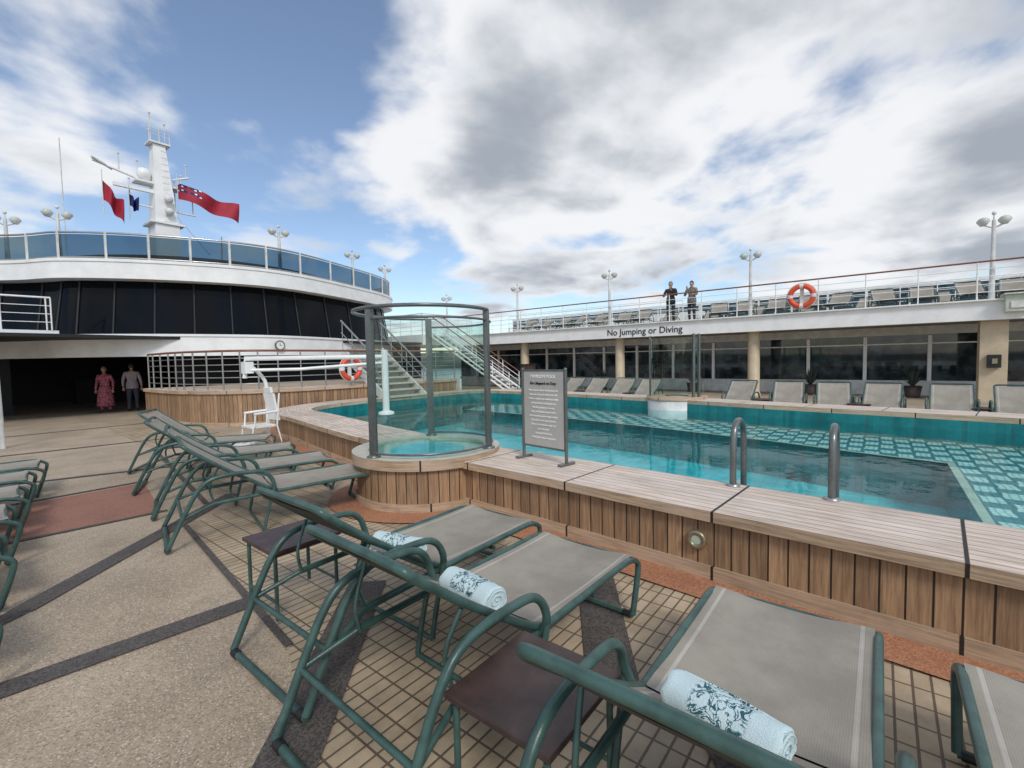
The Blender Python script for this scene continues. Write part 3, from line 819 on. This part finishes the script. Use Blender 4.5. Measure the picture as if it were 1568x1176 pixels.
railing('deck_railing',[(16.2,18.95),(20,18.95)],3.08,1.1,top=m_white,n=5,sp=.9)
railing('deck_railing',[(16.2,18.95),(16.2,23)],3.08,1.1,top=m_white,n=5,sp=.9)
b=MB(); b.box((15.6,11.6,.85),(.9,.12,1.1),m_table); b.box((15.6,11.6,1.42),(1.0,.16,.06),m_black); b.box((15.6,11.6,.28),(.6,.4,.06),m_black); b.obj('menu_stand')

b=MB()
b.tube([(.80,14.0,0),(.76,14.1,3.9)],.05,m_whited,10); b.tube([(.56,13.7,0),(.74,13.9,1.6),(.89,14,2.9)],.028,m_white,8,k=4)
b.obj('awning_pole')
railing('deck_railing',[(-.6,20.2),(2.35,20.0)],2.8,1.0,top=m_white,n=4,sp=.95)
b=MB(); b.box((.9,20.6,2.7),(3.2,1.2,.2),m_white); b.obj('balcony_ledge')

# ------------------------------------------------------------ pool hoist chair
b=MB()
b.tube([(.08,.0,.25),(.08,0,.95),(.05,0,1.3),(-.22,0,1.62)],.035,m_white,10,k=4)
b.tube([(.08,.0,.25),(-.1,0,.12),(-.35,0,.1)],.03,m_white,8,k=3)
b.box((-.2,-.25,.46),(.44,.42,.035),m_white); b.box((.05,-.25,.80),(.035,.40,.52),m_white,ry=rad(-10))
b.box((-.0,-.25,1.12),(.05,.26,.10),m_white,ry=rad(-10))
for y in(-.47,-.03):
    b.tube([(.05,y,.72),(-.36,y,.70)],.022,m_white,8); b.tube([(-.34,y,.70),(-.36,y,.46)],.016,m_white,8)
    b.tube([(-.38,y,.46),(-.46,y,.03),(.14,y,.03),(.04,y,.46),(.10,y,1.06)],.016,m_white,8)
b.box((-.52,-.25,.14),(.16,.36,.025),m_white)
b.tube([(-.46,-.46,.03),(-.46,-.04,.03)],.016,m_white,8); b.tube([(.14,-.46,.03),(.14,-.04,.03)],.016,m_white,8)
b.tube([(-.30,0,1.35),(-.28,.02,1.72),(1.9,-1.3,1.72)],.045,m_white,8)
b.tube([(-.3,0,1.5),(.5,-.5,1.5),(1.9,-1.3,1.60)],.03,m_white,8)
b.box((-.25,0,1.55),(.16,.16,.22),m_white)
b.tube([(1.9,-1.3,.52),(1.9,-1.3,1.86)],.07,m_white,12); b.lathe((1.9,-1.3,.52),[(.16,0),(.16,.05),(.07,.08)],m_white,16)
b.obj('pool_hoist_chair',(3.95,9.35,.013))

# ------------------------------------------------------------ people
def skin(vs,es,rs,root=0,sub=2):
    me=bpy.data.meshes.new('sk'); me.from_pydata(vs,es,[]); o=bpy.data.objects.new('sk',me); COL.objects.link(o)
    sm=o.modifiers.new('s','SKIN'); o.modifiers.new('u','SUBSURF').levels=sub
    for i,r in enumerate(rs):
        d=me.skin_vertices[0].data[i]; d.radius=r if isinstance(r,tuple) else (r,r); d.use_root=(i==root)
    dg=bpy.context.evaluated_depsgraph_get(); ev=o.evaluated_get(dg)
    m2=bpy.data.meshes.new_from_object(ev); V=[v.co.copy() for v in m2.vertices]; F=[list(p.vertices) for p in m2.polygons]
    bpy.data.objects.remove(o); return V,F
m_skin=simple('skin',(.45,.26,.19),.55,0,.06)
def person(loc,rz,h,top,bottom,hair,arms,dress=None,hat=None,stride=.0,shoes=m_black):
    k=h/1.75
    J={'pel':(0,0,.95),'sp':(0,.0,1.14),'ch':(0,-.01,1.32),'nb':(0,-.01,1.47),'nk':(0,.01,1.56)}
    RR={'pel':(.155,.11),'sp':(.14,.10),'ch':(.165,.115),'nb':(.09,.075),'nk':(.055,.055)}
    E=[('pel','sp'),('sp','ch'),('ch','nb'),('nb','nk')]
    for s,n in((-1,'l'),(1,'r')):
        el,wr,hd=arms[n]
        J['sh'+n]=(s*.19,-.01,1.42);J['el'+n]=el;J['wr'+n]=wr
        RR['sh'+n]=.075;RR['el'+n]=.052;RR['wr'+n]=.036
        J['hp'+n]=(s*.095,0,.88);J['kn'+n]=(s*.11,.02+s*stride*.5,.50);J['an'+n]=(s*.11,-.02+s*stride,.10);J['to'+n]=(s*.13,.13+s*stride,.045)
        RR['hp'+n]=.105;RR['kn'+n]=.07;RR['an'+n]=.05;RR['to'+n]=.045
        E+= [('ch','sh'+n),('sh'+n,'el'+n),('el'+n,'wr'+n),('pel','hp'+n),('hp'+n,'kn'+n),('kn'+n,'an'+n),('an'+n,'to'+n)]
    names=list(J)
    V,F=skin([J[a] for a in names],[(names.index(a),names.index(c)) for a,c in E],[RR[a] for a in names])
    b=MB()
    fm={}
    for f in F:
        c=sum((V[i] for i in f),Vector())/len(f)
        wd=min((c-Vector(J['wrl'])).length,(c-Vector(J['wrr'])).length)
        if c.z>1.515 and abs(c.x)<.1: m=m_skin
        elif wd<.045: m=m_skin
        elif c.z<.09: m=shoes
        elif c.z<.93 and abs(c.x)<.28 and wd>.12 : m=bottom
        else: m=top
        fm.setdefault(m,[]).append(f)
    for m,ff in fm.items(): b.add(V,ff,m,smooth=True)
    if dress: b.lathe((0,0,0),[(.17,1.0),(.21,.85),(.25,.6),(.28,.25),(.26,.24)],dress,20)
    else: b.lathe((0,0,0),[(.165,1.12),(.185,.98),(.19,.86),(.17,.85)],top,18)
    hv=[];n=16;hh=14
    for i in range(hh+1):
        ph=math.pi*i/hh
        for j in range(n):
            a=2*math.pi*j/n; x=.078*math.sin(ph)*math.cos(a); y=.098*math.sin(ph)*math.sin(a); z=.122*math.cos(ph)
            if z<0: x*=1+z*1.6; y*=1+z*.8
            if y>.05 and abs(x)<.02 and -.035<z<.015: y+=.022
            if y>.06 and .02<abs(x)<.045 and 0<z<.03: y-=.008
            hv.append((x,y+.015,z+1.66))
    fs=[(i*n+j,(i+1)*n+j,(i+1)*n+(j+1)%n,i*n+(j+1)%n) for i in range(hh) for j in range(n)]
    b.add(hv,fs,m_skin,smooth=True)
    hp=[]
    for i in range(8):
        ph=math.pi*.62*i/7
        for j in range(n):
            a=2*math.pi*j/n
            y=.108*math.sin(ph)*math.sin(a); z=.134*math.cos(ph)
            if math.sin(a)>.1: z=max(z,.06)
            hp.append((.088*math.sin(ph)*math.cos(a),y+.008,z+1.665))
    b.add(hp,[(i*n+j,(i+1)*n+j,(i+1)*n+(j+1)%n,i*n+(j+1)%n) for i in range(7) for j in range(n)],hat or hair,smooth=True)
    for s in(-1,1):
        b.ball((s*.08,.012,1.655),(.012,.02,.03),m_skin,8); b.ball((s*.03,.105,1.672),(.012,.008,.008),m_white,8); b.ball((s*.03,.112,1.672),(.006,.004,.006),m_black,6)
    b.ball((0,.1,1.61),(.024,.01,.007),m_redf,8)
    for s,nm in((-1,'l'),(1,'r')):
        el,wr,hd=arms[nm]; w=Vector(wr); d=Vector(hd).normalized(); side=Vector((s,0,0)) if abs(d.x)<.8 else Vector((0,1,0))
        side=(side-d*side.dot(d)).normalized(); cu=d.cross(side)*(-.3*s)
        vs=[w,w+d*.05];rs=[.026,(.036,.018)];es=[(0,1)]
        for q,(o_,L) in enumerate([(-.03,.062),(-.010,.075),(.010,.07),(.03,.055)]):
            k0=len(vs); vs+=[w+d*.09+side*o_,w+d*(.09+L*.55)+side*o_*1.15+cu*.012,w+d*(.09+L*.95)+side*o_*1.15+cu*.05]; rs+=[.0095,.0085,.007]
            es+=[(1,k0),(k0,k0+1),(k0+1,k0+2)]
        k0=len(vs); vs+=[w+d*.045-side*.045,w+d*.08-side*.06]; rs+=[.011,.008]; es+=[(1,k0),(k0,k0+1)]
        HV,HF=skin(vs,es,rs,0,1); b.add(HV,HF,m_skin,smooth=True)
    o=b.obj('person',loc,rz); o.scale=(k,)*3
    return o
hang=lambda s:((s*.26,-.03,1.15),(s*.27,.06,.90),(0,.15,-1))
rail=lambda s:((s*.27,.10,1.17),(s*.2,.34,1.17),(0,1,-.2))
phone=lambda s:((s*.27,.12,1.16),(s*.08,.30,1.40),(-s*.3,.4,1))
m_navy=simple('navy_jacket',(.015,.017,.022),.8); m_trou=simple('dark_trousers',(.03,.03,.035),.85)
m_grey=simple('grey_hair',(.25,.23,.21),.8); m_brown=simple('brown_hair',(.05,.03,.02),.7)
m_coat=simple('patterned_coat',(.20,.18,.16),.9,0,.7,22); m_pink=simple('floral_pink',(.36,.10,.13),.9,0,.7,18)
m_shirt=simple('pale_check_shirt',(.32,.26,.27),.9,0,.3,25); m_jean=simple('denim',(.04,.045,.06),.9)
person((20.75,7.40,3.1),rad(95),1.86,m_navy,m_trou,m_grey,{'l':phone(-1),'r':rail(1)})
person((20.65,6.45,3.1),rad(80),1.76,m_coat,m_trou,m_brown,{'l':rail(-1),'r':phone(1)})
person((3.85,22.0,0.01),rad(150),1.62,m_pink,m_pink,m_grey,{'l':hang(-1),'r':hang(1)},dress=m_pink,stride=.04)
person((4.55,21.6,0.01),rad(-20),1.72,m_shirt,m_jean,m_brown,{'l':hang(-1),'r':hang(1)},stride=.05)

# ------------------------------------------------------------ world, sun, camera
w=bpy.data.worlds.new('World'); scene.world=w; w.use_nodes=True; nt=w.node_tree; nt.nodes.clear()
SE,SA=rad(42),rad(215)
sky=N(nt,'ShaderNodeTexSky',sky_type='NISHITA',sun_disc=False,sun_elevation=SE,sun_rotation=SA,air_density=1.,dust_density=.5,ozone_density=2.4)
tc=N(nt,'ShaderNodeTexCoord'); g=tc.outputs['Generated']
s=N(nt,'ShaderNodeSeparateXYZ',i_0=g)
zz=M(nt,'ADD',M(nt,'MAXIMUM',s.outputs[2],0.),.2)
v=N(nt,'ShaderNodeCombineXYZ',i_0=M(nt,'DIVIDE',s.outputs[0],zz),i_1=M(nt,'DIVIDE',s.outputs[1],zz),i_2=0.)
n1=N(nt,'ShaderNodeTexNoise',i_Vector=v.outputs[0],i_Scale=1.5,i_Detail=7.,i_Roughness=.52,i_Distortion=.3)
n2=N(nt,'ShaderNodeTexNoise',i_Vector=v.outputs[0],i_Scale=1.3,i_Detail=5.,i_Roughness=.45)
n2.noise_dimensions='4D'; n2.inputs['W'].default_value=3.7
n3=N(nt,'ShaderNodeTexNoise',i_Vector=v.outputs[0],i_Scale=4.5,i_Detail=5.,i_Roughness=.5)
def blob(az,el,width,amp):
    a,e=rad(az),rad(el); c=(math.sin(a)*math.cos(e),math.cos(a)*math.cos(e),math.sin(e))
    dp=N(nt,'ShaderNodeVectorMath',operation='DOT_PRODUCT',i_0=g,i_1=c)
    return M(nt,'MULTIPLY',SS(nt,dp.outputs['Value'],math.cos(rad(width)),1.),amp)
def total(L):
    t=L[0]
    for q in L[1:]: t=M(nt,'ADD',t,q)
    return t
dens=total([n1.outputs[0],M(nt,'MULTIPLY',M(nt,'SUBTRACT',n3.outputs[0],.5),.34),
  blob(22,15,16,-.14),blob(27,34,12,-.12),blob(36,10,12,-.07),blob(0,42,14,-.10),blob(56,30,26,.20),blob(80,25,30,.08),blob(11,22,9,.12),blob(2,24,12,-.05),blob(76,13,10,-.08),blob(97,12,16,.18),blob(-2,10,10,.08),blob(103,26,10,-.08),blob(62,9,12,-.02)])
cov=SS(nt,dens,.40,.60,.05,.97)
sh=total([n2.outputs[0],M(nt,'MULTIPLY',M(nt,'SUBTRACT',n1.outputs[0],.5),1.0),M(nt,'MULTIPLY',M(nt,'SUBTRACT',n3.outputs[0],.5),.3),blob(47,26,12,.18),blob(66,27,16,.06),blob(100,13,14,.16),blob(60,12,8,.02),blob(38,26,9,-.15)])
ccol=MIX(nt,SS(nt,sh,.46,.82),(.92,.93,.95),(.38,.42,.48))
b1=N(nt,'ShaderNodeBackground',i_0=sky.outputs[0],i_1=.15)
b2=N(nt,'ShaderNodeBackground',i_0=ccol,i_1=1.0)
mx_=N(nt,'ShaderNodeMixShader',i_0=cov); nt.links.new(b1.outputs[0],mx_.inputs[1]); nt.links.new(b2.outputs[0],mx_.inputs[2])
wo=N(nt,'ShaderNodeOutputWorld'); nt.links.new(mx_.outputs[0],wo.inputs[0])

sl=bpy.data.lights.new('sun','SUN'); sl.energy=1.75; sl.angle=rad(14); sl.color=(1,.96,.90)
so=bpy.data.objects.new('sun',sl); COL.objects.link(so)
sd=Vector((math.sin(SA)*math.cos(SE),math.cos(SA)*math.cos(SE),math.sin(SE)))
so.rotation_euler=sd.to_track_quat('Z','Y').to_euler()

cam=bpy.data.cameras.new('camera'); co=bpy.data.objects.new('camera',cam); COL.objects.link(co)
cam.sensor_width=36; cam.lens=36*707/1568; cam.clip_start=.05; cam.clip_end=20000
yaw,p,roll=rad(51.35),rad(2.9),.0192
Rv=Vector((math.cos(yaw),-math.sin(yaw),0)); Fv=Vector((math.sin(yaw)*math.cos(p),math.cos(yaw)*math.cos(p),-math.sin(p))); Uv=Rv.cross(Fv)
Rc=(Rv-Uv*roll).normalized(); Uc=(Uv+Rv*roll).normalized()
mtx=Matrix((Rc,Uc,-Fv)).transposed().to_4x4(); mtx.translation=Vector((0,0,1.6)); co.matrix_world=mtx
scene.camera=co
scene.view_settings.view_transform='Standard'; scene.view_settings.look='None'; scene.view_settings.exposure=0
